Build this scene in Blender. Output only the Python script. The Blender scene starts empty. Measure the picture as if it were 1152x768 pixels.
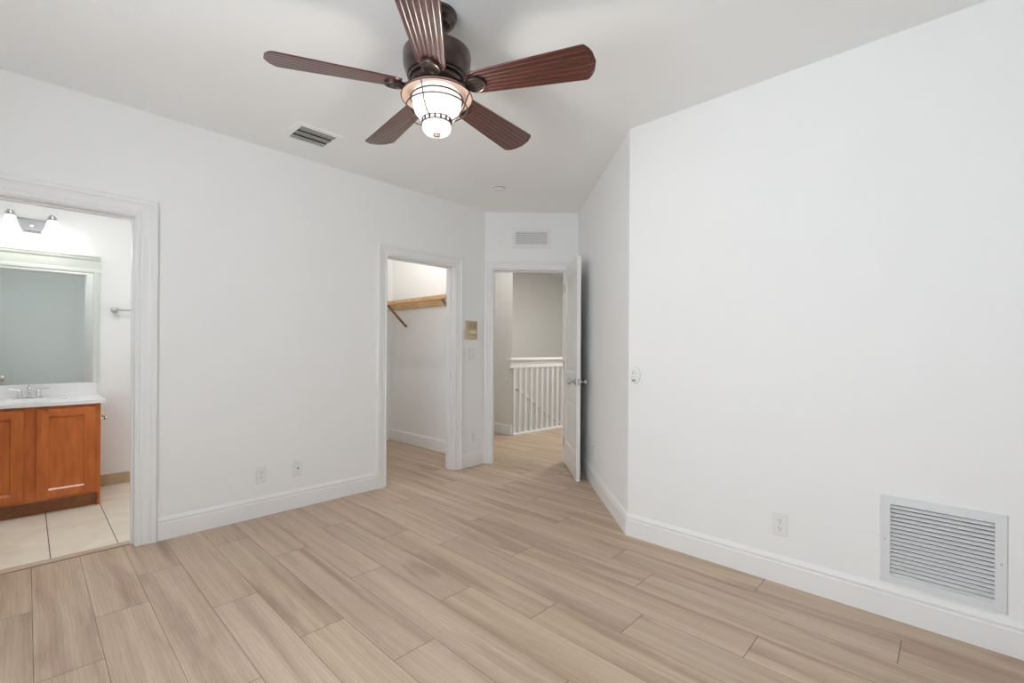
import bpy, bmesh, math, random
from mathutils import Vector, Matrix
random.seed(7)
sc = bpy.context.scene
COL = sc.collection
PI = math.pi
R = math.radians
Q = math.sqrt(.5)

# ------------------------------------------------------------------ camera
CAMH = 1.19
yaw, roll = .7754, .0057
fw = Vector((-math.sin(yaw), math.cos(yaw), 0)); rt = Vector((math.cos(yaw), math.sin(yaw), 0)); up = Vector((0, 0, 1))
r2 = rt * math.cos(roll) + up * math.sin(roll); u2 = up * math.cos(roll) - rt * math.sin(roll)
cd = bpy.data.cameras.new('camera'); cam = bpy.data.objects.new('camera', cd); COL.objects.link(cam)
m3 = Matrix((r2, u2, -fw)).transposed()
cam.matrix_world = Matrix.Translation((0, 0, CAMH)) @ m3.to_4x4()
cd.sensor_width = 36; cd.lens = 36 * 522.0 / 1152
cd.shift_x = 13.37 / 1152; cd.shift_y = 7.85 / 1152
cd.clip_start = .02
sc.camera = cam

# ------------------------------------------------------------------ view, world, lights
sc.view_settings.view_transform = 'Standard'; sc.view_settings.look = 'None'
sc.view_settings.gamma = 1; sc.view_settings.use_curve_mapping = False
sc.view_settings.exposure = 0.0
try:
    sc.cycles.use_denoising = True
    sc.cycles.max_bounces = 14; sc.cycles.diffuse_bounces = 8; sc.cycles.glossy_bounces = 6
    sc.cycles.sample_clamp_indirect = 4
    sc.cycles.caustics_reflective = False
except Exception:
    pass
W = bpy.data.worlds.new('world'); sc.world = W; W.use_nodes = True
bg = W.node_tree.nodes['Background']; bg.inputs[0].default_value = (.80, .88, 1, 1); bg.inputs[1].default_value = 1.0

def area(name, loc, rot, sx, sy, power, col=(1, 1, 1), spread=180):
    d = bpy.data.lights.new(name, 'AREA'); d.shape = 'RECTANGLE'; d.size = sx; d.size_y = sy
    d.energy = power; d.color = col; d.spread = R(spread)
    o = bpy.data.objects.new(name, d); COL.objects.link(o); o.location = loc; o.rotation_euler = rot
    return o
def point(name, loc, power, rad=.05, col=(1, 1, 1)):
    d = bpy.data.lights.new(name, 'POINT'); d.energy = power; d.color = col; d.shadow_soft_size = rad
    o = bpy.data.objects.new(name, d); COL.objects.link(o); o.location = loc
    return o
YS, XE, XL, YR, H = -.95, 1.55, -3.488, 2.707, 2.604       # room planes
DD, DA = 4.817, .856
# added area light in an unseen window, placed for the wall falloff
area('south_fill_light', (-.70, YS - .16, 1.45), (R(111), 0, 0), 1.9, 1.7, 72, (.885, .94, .99))
point('closet_bulb_light', (-4.33, 2.73, 2.50), 13.5, .010, (1, .98, .95))
area('closet_fill_light', (-4.4, 2.1, 2.58), (0, 0, 0), .3, .3, 1.0, (1, .98, .95))  # added fill for the closet, no fixture behind it
area('bathroom_fill_light', (-3.95, .30, 2.58), (0, 0, 0), .4, .4, 11, (1, .99, .97))  # added fill brightening bathroom wall, tile and vanity; no such lamp known
area('hall_fill_light', (-3.4, 5.6, 2.58), (0, 0, 0), .5, .5, 38, (1, .97, .90))  # added light to lift the hall and stairwell, source unseen
area('hall_entry_fill_light', (-4.3, 4.05, 2.58), (0, 0, 0), .3, .3, 5.5, (1, .98, .94))  # second added fill, brightens the hall wall past the doorway

# ------------------------------------------------------------------ materials
def new(name):
    m = bpy.data.materials.new(name); m.use_nodes = True
    return m, m.node_tree, m.node_tree.nodes['Principled BSDF']
def L(nt, a, b): nt.links.new(a, b)
def plain(name, col, rough=.5, metal=0, bump=0, scale=60, var=0, coat=0):
    m, nt, b = new(name); N = nt.nodes
    b.inputs['Roughness'].default_value = rough; b.inputs['Metallic'].default_value = metal
    if coat: b.inputs['Coat Weight'].default_value = coat
    tc = N.new('ShaderNodeTexCoord'); nz = N.new('ShaderNodeTexNoise'); nz.inputs['Scale'].default_value = scale
    nz.inputs['Detail'].default_value = 4; L(nt, tc.outputs['Object'], nz.inputs['Vector'])
    cr = N.new('ShaderNodeValToRGB'); v = var
    cr.color_ramp.elements[0].position = .3; cr.color_ramp.elements[1].position = .7
    cr.color_ramp.elements[0].color = tuple(c * (1 - v) for c in col) + (1,)
    cr.color_ramp.elements[1].color = tuple(min(1, c * (1 + v)) for c in col) + (1,)
    L(nt, nz.outputs['Fac'], cr.inputs['Fac']); L(nt, cr.outputs['Color'], b.inputs['Base Color'])
    if bump:
        bp = N.new('ShaderNodeBump'); bp.inputs['Strength'].default_value = bump; bp.inputs['Distance'].default_value = .002
        L(nt, nz.outputs['Fac'], bp.inputs['Height']); L(nt, bp.outputs['Normal'], b.inputs['Normal'])
    return m
def wood(name, c0, c1, axis=0, rough=.4, scale=9, stretch=14, coat=0, groove=None):
    """grain runs along local axis"""
    m, nt, b = new(name); N = nt.nodes
    b.inputs['Roughness'].default_value = rough; b.inputs['Coat Weight'].default_value = coat
    tc = N.new('ShaderNodeTexCoord'); mp = N.new('ShaderNodeMapping'); s = [stretch] * 3; s[axis] = 1
    mp.inputs['Scale'].default_value = s; L(nt, tc.outputs['Object'], mp.inputs['Vector'])
    nz = N.new('ShaderNodeTexNoise'); nz.inputs['Scale'].default_value = scale; nz.inputs['Detail'].default_value = 6
    nz.inputs['Distortion'].default_value = .4
    L(nt, mp.outputs['Vector'], nz.inputs['Vector'])
    cr = N.new('ShaderNodeValToRGB'); cr.color_ramp.elements[0].position = .32; cr.color_ramp.elements[1].position = .68
    cr.color_ramp.elements[0].color = c0 + (1,); cr.color_ramp.elements[1].color = c1 + (1,)
    L(nt, nz.outputs['Fac'], cr.inputs['Fac']); L(nt, cr.outputs['Color'], b.inputs['Base Color'])
    bp = N.new('ShaderNodeBump'); bp.inputs['Strength'].default_value = .1; bp.inputs['Distance'].default_value = .001
    L(nt, nz.outputs['Fac'], bp.inputs['Height']); L(nt, bp.outputs['Normal'], b.inputs['Normal'])
    return m
def emis(name, col, strength, base=(.9, .9, .9)):
    m, nt, b = new(name); b.inputs['Base Color'].default_value = base + (1,)
    b.inputs['Emission Color'].default_value = col + (1,); b.inputs['Emission Strength'].default_value = strength
    b.inputs['Roughness'].default_value = .4
    return m
M = {}
M['wall'] = plain('wall_paint', (.855, .862, .862), .65, bump=.25, scale=130)
M['ceil'] = plain('ceiling_paint', (.885, .90, .905), .8, bump=.35, scale=110)
M['accent'] = plain('grey_green_wall_paint', (.53, .555, .54), .7, bump=.2, scale=130)
M['hall'] = plain('hall_wall_paint', (.76, .755, .735), .7, bump=.2, scale=130)
M['trim'] = plain('white_trim_paint', (.83, .835, .84), .32)
M['door'] = plain('white_door_paint', (.80, .80, .79), .35)
M['dark'] = plain('dark_cavity', (.03, .03, .03), .9)
M['seam'] = plain('floor_seam', (.10, .075, .055), .9)
M['plastic'] = plain('white_plastic', (.80, .80, .79), .3)
M['plastic_dark'] = plain('dark_slot_plastic', (.05, .05, .05), .5)
M['grille'] = plain('white_enamel_metal', (.72, .735, .75), .35)
M['grey_metal'] = plain('grey_register_metal', (.36, .36, .34), .45, var=.1)
M['chrome'] = plain('chrome', (.75, .75, .76), .12, 1)
M['nickel'] = plain('brushed_nickel', (.55, .54, .52), .3, 1)
M['satin'] = plain('satin_nickel_plate', (.30, .31, .32), .4, .3)
M['bronze'] = plain('oil_rubbed_bronze', (.060, .040, .036), .34, .65, var=.4, scale=25, coat=.25)
M['wire'] = plain('aged_bronze_wire', (.07, .045, .035), .5, .3)
M['finial_bronze'] = plain('dark_bronze_finial', (.035, .022, .018), .6)
M['dish'] = plain('copper_toned_reflector', (.62, .46, .38), .35, .3)
M['porcelain'] = plain('white_cultured_marble', (.86, .86, .86), .12, var=.02, scale=8)
M['mirror_frame'] = plain('pale_sage_white_frame', (.66, .70, .65), .4)
M['closetwood'] = wood('raw_pine', (.50, .30, .14), (.72, .50, .29), 0, .6, 6, 10)
M['pine_dark'] = wood('pine_brace_wood', (.22, .13, .08), (.30, .19, .12), 2, .6, 6, 10)
M['cab'] = wood('maple_cabinet_stain', (.45, .100, .013), (.60, .165, .028), 2, .35, 5, 5, .25)
M['cab_dark'] = wood('maple_toe_kick_stain', (.22, .075, .025), (.30, .11, .04), 1, .4, 5, 5, .15)
M['threshold'] = wood('threshold_wood', (.45, .33, .24), (.60, .46, .35), 1, .45, 8, 10)
M['tan_tile'] = plain('tan_base_tile', (.50, .385, .25), .4, var=.12, scale=9)
M['beige'] = plain('beige_panel_plastic', (.56, .47, .30), .45, var=.06, scale=40)
M['brownp'] = plain('faded_brown_panel', (.47, .38, .26), .5, var=.15, scale=60)
M['ink'] = plain('olive_brown_marking', (.24, .19, .07), .6)
M['lampglass'] = emis('lit_frosted_glass', (1, .97, .93), .9)
M['lampbowl'] = emis('lit_bowl_glass', (1, .97, .93), .55)
M['shade'] = emis('lit_bell_glass', (1, .98, .95), 1.3)

def mirror_mat():
    m, nt, b = new('mirror_glass'); b.inputs['Base Color'].default_value = (.80, .84, .82, 1)
    b.inputs['Metallic'].default_value = 1; b.inputs['Roughness'].default_value = .03
    return m
M['mirror'] = mirror_mat()
def glass_mat():
    m, nt, b = new('window_glass'); b.inputs['Transmission Weight'].default_value = 1
    b.inputs['Roughness'].default_value = 0; b.inputs['IOR'].default_value = 1.02
    b.inputs['Base Color'].default_value = (1, 1, 1, 1)
    return m
M['glass'] = glass_mat()

def plank_mat():
    m, nt, b = new('oak_plank'); N = nt.nodes
    uv = N.new('ShaderNodeUVMap'); uv.uv_map = 'UVMap'
    at = N.new('ShaderNodeAttribute'); at.attribute_name = 'tint'
    sep = N.new('ShaderNodeSeparateColor'); L(nt, at.outputs['Color'], sep.inputs[0])
    def noise(sx, sy, scale, det, dist=0, rough=.5):
        mp = N.new('ShaderNodeMapping'); mp.inputs['Scale'].default_value = (sx, sy, 1)
        L(nt, uv.outputs['UV'], mp.inputs['Vector'])
        n = N.new('ShaderNodeTexNoise'); n.inputs['Scale'].default_value = scale; n.inputs['Detail'].default_value = det
        n.inputs['Distortion'].default_value = dist; n.inputs['Roughness'].default_value = rough
        L(nt, mp.outputs['Vector'], n.inputs['Vector']); return n
    def ramp(src, p0, c0, p1, c1):
        r = N.new('ShaderNodeValToRGB'); r.color_ramp.elements[0].position = p0; r.color_ramp.elements[1].position = p1
        r.color_ramp.elements[0].color = c0; r.color_ramp.elements[1].color = c1
        L(nt, src, r.inputs['Fac']); return r
    def mix(kind, fac, a, b_):
        x = N.new('ShaderNodeMix'); x.data_type = 'RGBA'; x.blend_type = kind
        if isinstance(fac, (int, float)): x.inputs['Factor'].default_value = fac
        else: L(nt, fac, x.inputs['Factor'])
        for s, k in ((a, 'A'), (b_, 'B')):
            i = [q for q in x.inputs if q.name == k and q.type == 'RGBA'][0]
            if isinstance(s, tuple): i.default_value = s
            else: L(nt, s, i)
        return [q for q in x.outputs if q.type == 'RGBA'][0]
    g = (1, 1, 1, 1)
    broad = noise(.45, 8, 1.6, 4, .5); fine = noise(5, 130, 2.2, 5, .3, .65); figure = noise(.5, 4.2, 1.5, 3, 1.0); streak = noise(.5, 13, 1.7, 3, .8)
    base = ramp(broad.outputs['Fac'], .30, (.425, .312, .226, 1), .64, (.570, .445, .340, 1))
    red = ramp(figure.outputs['Fac'], .56, (0, 0, 0, 1), .66, (1, 1, 1, 1))
    c = mix('MIX', red.outputs['Color'], base.outputs['Color'], (.335, .205, .150, 1))
    c = mix('MIX', .48, base.outputs['Color'], c)
    sr = ramp(streak.outputs['Fac'], .34, (.80, .77, .74, 1), .50, g)
    c = mix('MULTIPLY', .55, c, sr.outputs['Color'])
    fr = ramp(fine.outputs['Fac'], .30, (.84, .83, .82, 1), .62, (1.06, 1.06, 1.06, 1))
    c = mix('MULTIPLY', .75, c, fr.outputs['Color'])
    # cathedral rings
    mp = N.new('ShaderNodeMapping'); mp.inputs['Scale'].default_value = (.9, 7.5, 1); L(nt, uv.outputs['UV'], mp.inputs['Vector'])
    wv = N.new('ShaderNodeTexWave'); wv.wave_type = 'RINGS'; wv.inputs['Scale'].default_value = 2.6; wv.inputs['Distortion'].default_value = 5
    wv.inputs['Detail'].default_value = 3; wv.inputs['Detail Scale'].default_value = 1.2
    L(nt, mp.outputs['Vector'], wv.inputs['Vector'])
    wr = ramp(wv.outputs['Fac'], .0, (.90, .89, .88, 1), .45, g)
    c = mix('MULTIPLY', .7, c, wr.outputs['Color'])
    # each plank its own tone
    tv = N.new('ShaderNodeMapRange'); tv.inputs['To Min'].default_value = .96; tv.inputs['To Max'].default_value = 1.05
    L(nt, sep.outputs[0], tv.inputs['Value'])
    cc = N.new('ShaderNodeCombineColor'); L(nt, tv.outputs[0], cc.inputs[0]); L(nt, tv.outputs[0], cc.inputs[1])
    tv2 = N.new('ShaderNodeMapRange'); tv2.inputs['To Min'].default_value = .975; tv2.inputs['To Max'].default_value = 1.02
    tm = N.new('ShaderNodeMath'); tm.operation = 'MULTIPLY'; L(nt, tv.outputs[0], tm.inputs[0]); L(nt, sep.outputs[1], tv2.inputs['Value']); L(nt, tv2.outputs[0], tm.inputs[1]); L(nt, tm.outputs[0], cc.inputs[2])
    c = mix('MULTIPLY', 1.0, c, cc.outputs[0])
    L(nt, c, b.inputs['Base Color'])
    rr = N.new('ShaderNodeMapRange'); rr.inputs['To Min'].default_value = .38; rr.inputs['To Max'].default_value = .55
    L(nt, fine.outputs['Fac'], rr.inputs['Value']); L(nt, rr.outputs[0], b.inputs['Roughness'])
    bp = N.new('ShaderNodeBump'); bp.inputs['Strength'].default_value = .15; bp.inputs['Distance'].default_value = .001
    L(nt, fine.outputs['Fac'], bp.inputs['Height']); L(nt, bp.outputs['Normal'], b.inputs['Normal'])
    b.inputs['Specular IOR Level'].default_value = .35
    return m
M['plank'] = plank_mat()
def blade_mat():
    m, nt, b = new('ribbed_mahogany_blade'); N = nt.nodes
    tc = N.new('ShaderNodeTexCoord'); mp = N.new('ShaderNodeMapping'); mp.inputs['Scale'].default_value = (2, 40, 40)
    L(nt, tc.outputs['Object'], mp.inputs['Vector'])
    n = N.new('ShaderNodeTexNoise'); n.inputs['Scale'].default_value = 3; n.inputs['Detail'].default_value = 6
    L(nt, mp.outputs['Vector'], n.inputs['Vector'])
    r = N.new('ShaderNodeValToRGB'); r.color_ramp.elements[0].position = .3; r.color_ramp.elements[1].position = .7
    r.color_ramp.elements[0].color = (.035, .008, .006, 1); r.color_ramp.elements[1].color = (.100, .021, .014, 1)
    L(nt, n.outputs['Fac'], r.inputs['Fac']); L(nt, r.outputs['Color'], b.inputs['Base Color'])
    b.inputs['Roughness'].default_value = .30; b.inputs['Coat Weight'].default_value = .6; b.inputs['Coat Roughness'].default_value = .16; b.inputs['Coat IOR'].default_value = 1.62
    return m
M['blade'] = blade_mat()
def tile_mat():
    m, nt, b = new('beige_floor_tile'); N = nt.nodes
    tc = N.new('ShaderNodeTexCoord')
    n = N.new('ShaderNodeTexNoise'); n.inputs['Scale'].default_value = 4; n.inputs['Detail'].default_value = 7; n.inputs['Distortion'].default_value = 1
    L(nt, tc.outputs['Object'], n.inputs['Vector'])
    r = N.new('ShaderNodeValToRGB'); r.color_ramp.elements[0].position = .3; r.color_ramp.elements[1].position = .7
    r.color_ramp.elements[0].color = (.74, .67, .54, 1); r.color_ramp.elements[1].color = (.86, .81, .70, 1)
    L(nt, n.outputs['Fac'], r.inputs['Fac']); L(nt, r.outputs['Color'], b.inputs['Base Color'])
    b.inputs['Roughness'].default_value = .4
    return m
M['tile'] = tile_mat()

# ------------------------------------------------------------------ mesh helpers
def bm_new(): return bmesh.new()
def link(name, bm, mat, parent=None, smooth=False, bevel=0, angle=40, loc=None):
    me = bpy.data.meshes.new(name)
    bmesh.ops.remove_doubles(bm, verts=bm.verts, dist=1e-6)
    bmesh.ops.recalc_face_normals(bm, faces=bm.faces)
    bm.to_mesh(me); bm.free()
    mats = mat if isinstance(mat, (list, tuple)) else [mat]
    for k in mats: me.materials.append(M[k] if isinstance(k, str) else k)
    o = bpy.data.objects.new(name, me); COL.objects.link(o)
    if parent: o.parent = parent
    if loc: o.location = loc
    if bevel:
        b = o.modifiers.new('bevel', 'BEVEL'); b.width = bevel; b.segments = 2; b.limit_method = 'ANGLE'; b.angle_limit = R(35)
    if smooth:
        for p in me.polygons: p.use_smooth = True
        try: me.set_sharp_from_angle(angle=R(angle))
        except Exception: pass
    return o
def box(bm, x0, x1, y0, y1, z0, z1, mi=0, M4=None):
    vs = [bm.verts.new(Vector((x, y, z))) for x in (x0, x1) for y in (y0, y1) for z in (z0, z1)]
    if M4:
        for v in vs: v.co = M4 @ v.co
    for f in ((0, 1, 3, 2), (4, 6, 7, 5), (0, 4, 5, 1), (2, 3, 7, 6), (0, 2, 6, 4), (1, 5, 7, 3)):
        fc = bm.faces.new([vs[i] for i in f]); fc.material_index = mi
def prism(bm, pts, a0, a1, fn, mi=0):
    """polygon pts (u,v) extruded between a0 and a1, fn(u,v,a)->xyz"""
    A = [bm.verts.new(fn(u, v, a0)) for u, v in pts]; B = [bm.verts.new(fn(u, v, a1)) for u, v in pts]
    n = len(pts)
    for i in range(n): bm.faces.new((A[i], A[(i + 1) % n], B[(i + 1) % n], B[i])).material_index = mi
    bm.faces.new(A[::-1]).material_index = mi; bm.faces.new(B).material_index = mi
def lathe(bm, prof, seg=32, c=(0, 0, 0), axis='Z', mi=0, sx=1, sy=1):
    """prof: list of (r, h)"""
    rings = []
    for r, hh in prof:
        if r < 1e-6:
            p = Vector((0, 0, hh)); ring = [p]
        else:
            ring = [Vector((r * sx * math.cos(2 * PI * i / seg), r * sy * math.sin(2 * PI * i / seg), hh)) for i in range(seg)]
        out = []
        for p in ring:
            if axis == 'Y': p = Vector((p.x, p.z, p.y))
            if axis == 'X': p = Vector((p.z, p.x, p.y))
            out.append(bm.verts.new(p + Vector(c)))
        rings.append(out)
    for a, b in zip(rings, rings[1:]):
        for i in range(seg):
            j = (i + 1) % seg
            if len(a) == 1 and len(b) == 1: continue
            if len(a) == 1: f = (a[0], b[j], b[i])
            elif len(b) == 1: f = (a[i], a[j], b[0])
            else: f = (a[i], a[j], b[j], b[i])
            bm.faces.new(f).material_index = mi
    for ring, rev in ((rings[0], True), (rings[-1], False)):
        if len(ring) > 1:
            bm.faces.new(ring[::-1] if rev else ring).material_index = mi
def tube(bm, pts, rad, seg=10, closed=False, mi=0):
    pts = [Vector(p) for p in pts]; n = len(pts); rings = []
    prev = None
    for i, p in enumerate(pts):
        if closed: t = (pts[(i + 1) % n] - pts[i - 1]).normalized()
        else: t = (pts[min(i + 1, n - 1)] - pts[max(i - 1, 0)]).normalized()
        if prev is None:
            a = Vector((0, 0, 1)) if abs(t.z) < .9 else Vector((1, 0, 0))
            nx = t.cross(a).normalized()
        else:
            nx = (prev - t * prev.dot(t)).normalized()
        prev = nx; ny = t.cross(nx)
        rr = rad[i] if isinstance(rad, (list, tuple)) else rad
        rings.append([bm.verts.new(p + nx * rr * math.cos(2 * PI * k / seg) + ny * rr * math.sin(2 * PI * k / seg)) for k in range(seg)])
    rng = range(n) if closed else range(n - 1)
    for i in rng:
        a, b = rings[i], rings[(i + 1) % n]
        for k in range(seg): bm.faces.new((a[k], a[(k + 1) % seg], b[(k + 1) % seg], b[k])).material_index = mi
    if not closed:
        bm.faces.new(rings[0][::-1]).material_index = mi; bm.faces.new(rings[-1]).material_index = mi
def sweep(bm, path, prof, fn, closed=False):
    """mitred sweep: path of 2-D points, prof of (offset to the left of travel, height); fn(u, v, h) -> xyz"""
    n = len(path); P = [Vector(p) for p in path]; rings = []
    for i in range(n):
        d0 = (P[i] - P[i - 1]).normalized() if (i > 0 or closed) else None
        d1 = (P[(i + 1) % n] - P[i]).normalized() if (i < n - 1 or closed) else None
        if d0 is None: d0 = d1
        if d1 is None: d1 = d0
        n0 = Vector((-d0.y, d0.x)); n1 = Vector((-d1.y, d1.x)); mm = (n0 + n1)
        mm = mm / (mm.dot(n0))
        rings.append([bm.verts.new(fn(P[i].x + mm.x * o, P[i].y + mm.y * o, hh)) for o, hh in prof])
    k = len(prof)
    for i in range(n if closed else n - 1):
        a, b = rings[i], rings[(i + 1) % n]
        for j in range(k): bm.faces.new((a[j], a[(j + 1) % k], b[(j + 1) % k], b[j]))
    if not closed:
        bm.faces.new(rings[0][::-1]); bm.faces.new(rings[-1])

def thing(name, label, cat, loc=(0, 0, 0), rotz=0, group=None):
    o = bpy.data.objects.new(name, None); COL.objects.link(o); o.empty_display_size = .1
    o.location = loc; o.rotation_euler = (0, 0, rotz); o['label'] = label; o['category'] = cat
    if group: o['group'] = group
    return o
def tag(o, label, cat, group=None):
    o['label'] = label; o['category'] = cat
    if group: o['group'] = group
    return o
def struct(name, bm, mat, parent=None, **k):
    o = link(name, bm, mat, parent, **k)
    if parent is None: o['kind'] = 'structure'
    return o
# wall frames: (point on face, local X = viewer's right, rotation z); local -Y points into the room
def wl(y, z): return (XL, y, z), R(90)
def wr(x, z): return (x, YR, z), 0
def wd(s, z): return (Q * s - Q * DD, Q * s + Q * DD, z), R(45)
def wa(d, z): return (Q * DA - Q * d, Q * DA + Q * d, z), R(-45)

# ------------------------------------------------------------------ the room shell
T = .12
CA = Vector((XL, DD / Q + XL)); CB = Vector((Q * DA - Q * DD, Q * DA + Q * DD)); CC = Vector((DA / Q - YR, YR))
# plank floor: one mesh, each plank its own face over a dark bed
JOINT = {-1: [-2.95], 0: [-2.31], 1: [-2.685], 2: [-3.02], 3: [-2.412], 4: [-3.155, -1.915], 5: [-2.76, -1.52], 6: [-2.222], 7: [-2.97, -1.723],
         8: [-2.55, -1.33], 9: [-2.228, -.997], 10: [-3.04, -1.81, -.58], 11: [-2.375, -1.14], 12: [-1.39, -.152], 13: [-3.19, -1.943, -.70], 14: [-2.366]}
bm = bm_new(); uvl = bm.loops.layers.uv.new('UVMap'); cl = bm.loops.layers.float_color.new('tint')
rnd = random.Random(21)
for k in range(-11, 30):
    y0 = .022 + .192 * k; y1 = y0 + .192; ym = (y0 + y1) / 2
    if ym < 1.55: xa, xb = -3.534, XE
    elif ym < 2.9: xa, xb = -5.2, XE
    elif ym < 3.45: xa, xb = -6.2, -1.3
    elif ym < 4.62: xa, xb = -6.2, -1.9
    else: xa, xb = -4.31, -1.9
    js = sorted(JOINT.get(k, [-3.3 + rnd.random() * 1.24])); ln = 1.238
    e = [js[0]]
    for j in js[1:]:
        if j - e[-1] > .6: e.append(j)
    while e[0] > xa: e.insert(0, e[0] - ln)
    while e[-1] < xb: e.append(e[-1] + ln)
    for a, b in zip(e, e[1:]):
        a2, b2 = max(a, xa), min(b, xb)
        if b2 - a2 < .01: continue
        g = .0012; ou, ov = rnd.random() * 40, rnd.random() * 40; t = (rnd.random(), rnd.random(), rnd.random(), 1)
        f = bm.faces.new([bm.verts.new(p) for p in ((a2 + g, y0 + g * .7, 0), (b2 - g, y0 + g * .7, 0), (b2 - g, y1 - g * .7, 0), (a2 + g, y1 - g * .7, 0))])
        f.material_index = 0
        for lp in f.loops:
            lp[uvl].uv = (lp.vert.co.x + ou, lp.vert.co.y + ov); lp[cl] = t
def slab(x0, x1, y0, y1, z0=-.05, z1=-.0025): box(bm, x0, x1, y0, y1, z0, z1, 1)
slab(-3.62, XE, YS, 1.5); slab(-5.3, XE, 1.5, 3.3); slab(-6.2, -1.3, 3.3, 4.63); slab(-4.31, -1.9, 4.63, 7.6)
struct('floor', bm, ['plank', 'seam'])

bm = bm_new(); box(bm, -6.4, XE + .2, YS - .2, 7.9, H, H + .1); struct('ceiling', bm, 'ceil')

def wallmesh(name, fn, a0, a1, openings, mat='wall', z0=0, z1=H, t=T):
    """fn(a, depth, z) -> xyz ; openings (a0,a1,zlo,zhi)"""
    bm = bm_new()
    def bx(p0, p1, q0, q1):
        if p1 - p0 < 1e-4 or q1 - q0 < 1e-4: return
        vs = [bm.verts.new(fn(a, d, z)) for a in (p0, p1) for d in (0, t) for z in (q0, q1)]
        for f in ((0, 1, 3, 2), (4, 6, 7, 5), (0, 4, 5, 1), (2, 3, 7, 6), (0, 2, 6, 4), (1, 5, 7, 3)):
            bm.faces.new([vs[i] for i in f])
    cur = a0
    for o in sorted(openings):
        bx(cur, o[0], z0, z1); bx(o[0], o[1], z0, o[2]); bx(o[0], o[1], o[3], z1); cur = o[1]
    bx(cur, a1, z0, z1)
    return struct(name, bm, mat)
fL = lambda a, d, z: Vector((XL - d, a, z))
fR = lambda a, d, z: Vector((a, YR + d, z))
fD = lambda s, d, z: Vector((Q * s - Q * (DD + d), Q * s + Q * (DD + d), z))
fA = lambda d_, d, z: Vector((Q * (DA + d) - Q * d_, Q * (DA + d) + Q * d_, z))
BO = (-.20, .452, 1.962); CO = (2.166, 2.919, 1.982); DO = (-.020, .722, 2.002)      # clear openings
j = .018
wallmesh('wall_left', fL, YS, CA.y, [(BO[0] - j, BO[1] + j, 0, BO[2] + j), (CO[0] - j, CO[1] + j, 0, CO[2] + j)])
wallmesh('wall_right', fR, CC.x, XE, [(-.205, .120, .190, .515)])
wallmesh('wall_far', fD, CA.x * Q + CA.y * Q, DA, [(DO[0] - j, DO[1] + j, 0, DO[2] + j)])
wallmesh('wall_angled', fA, CC.y * Q - CC.x * Q, DD + T, [])
# walls behind the camera, the south one with an added window
fS = lambda a, d, z: Vector((a, YS - d, z)); fE = lambda a, d, z: Vector((XE + d, a, z))
wallmesh('wall_south', fS, XL - T, XE + T, [(-1.70, .30, .55, 2.35)])
wallmesh('wall_east', fE, YS, YR + T, [], 'accent')
def window(name, fn, a0, a1, z0, z1):
    bm = bm_new()
    def bx(p0, p1, q0, q1, d0=.03, d1=.09):
        vs = [bm.verts.new(fn(a, d, z)) for a in (p0, p1) for d in (d0, d1) for z in (q0, q1)]
        for f in ((0, 1, 3, 2), (4, 6, 7, 5), (0, 4, 5, 1), (2, 3, 7, 6), (0, 2, 6, 4), (1, 5, 7, 3)):
            bm.faces.new([vs[i] for i in f])
    w = .05; am = (a0 + a1) / 2
    bx(a0, a0 + w, z0, z1); bx(a1 - w, a1, z0, z1); bx(a0 + w, a1 - w, z0, z0 + w); bx(a0 + w, a1 - w, z1 - w, z1); bx(am - w / 2, am + w / 2, z0 + w, z1 - w, .035, .085)
    o = struct(name, bm, 'trim')
    bm = bm_new()
    for p0, p1 in ((a0 + w, am - w / 2), (am + w / 2, a1 - w)):
        bm.faces.new([bm.verts.new(fn(p, .06, z)) for p, z in ((p0, z0 + w), (p1, z0 + w), (p1, z1 - w), (p0, z1 - w))])
    link('pane', bm, 'glass', o)
window('window_added', fS, -1.70, .30, .55, 2.35)  # unseen window put in to carry the added south light
# bathroom, closet and hall shells
WB = -5.18
bm = bm_new(); box(bm, WB - T, WB, YS, 1.37, 0, H); struct('wall_bathroom_back', bm, 'wall')
bm = bm_new(); box(bm, WB, XL - T, 1.25, 1.37, 0, H); struct('wall_bathroom_side', bm, 'wall')
bm = bm_new(); box(bm, WB, XL - T, -1.35, -1.23, 0, H); struct('wall_bathroom_left', bm, 'wall')
bm = bm_new(); box(bm, -5.36, -5.24, 1.37, 3.336, 0, H); struct('wall_closet_back', bm, 'wall')
bm = bm_new(); box(bm, -6.3, XL - T, 3.336, 3.456, 0, H); struct('wall_closet_side', bm, 'wall')
bm = bm_new(); prism(bm, [(-6.3, 4.66), (-4.335, 4.66), (-4.60, 4.78), (-6.3, 4.78)], -2.6, H, lambda u, v, a: Vector((u, v, a))); struct('wall_hall', bm, 'hall')
bm = bm_new(); box(bm, -6.42, -6.3, 3.336, 4.78, 0, H); struct('wall_hall_left', bm, 'hall')
bm = bm_new(); box(bm, -5.62, -5.5, 4.78, 7.6, -2.6, H); struct('wall_stairwell', bm, 'hall')
bm = bm_new(); box(bm, -5.62, -1.8, 7.6, 7.72, -2.6, H); struct('wall_hall_end', bm, 'hall')
bm = bm_new(); box(bm, -1.9, -1.78, 4.2, 7.6, 0, H); struct('wall_hall_right', bm, 'hall')
bm = bm_new(); box(bm, -2.75, -1.78, 4.1, 4.2, 0, H); struct('wall_hall_near', bm, 'hall')
bm = bm_new(); box(bm, -4.31, -4.25, 4.78, 7.6, -2.6, -.051); struct('wall_under_landing', bm, 'hall')
bm = bm_new(); box(bm, -5.5, -4.31, 4.78, 7.6, -2.7, -2.6); struct('floor_stairwell', bm, 'hall')

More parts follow.
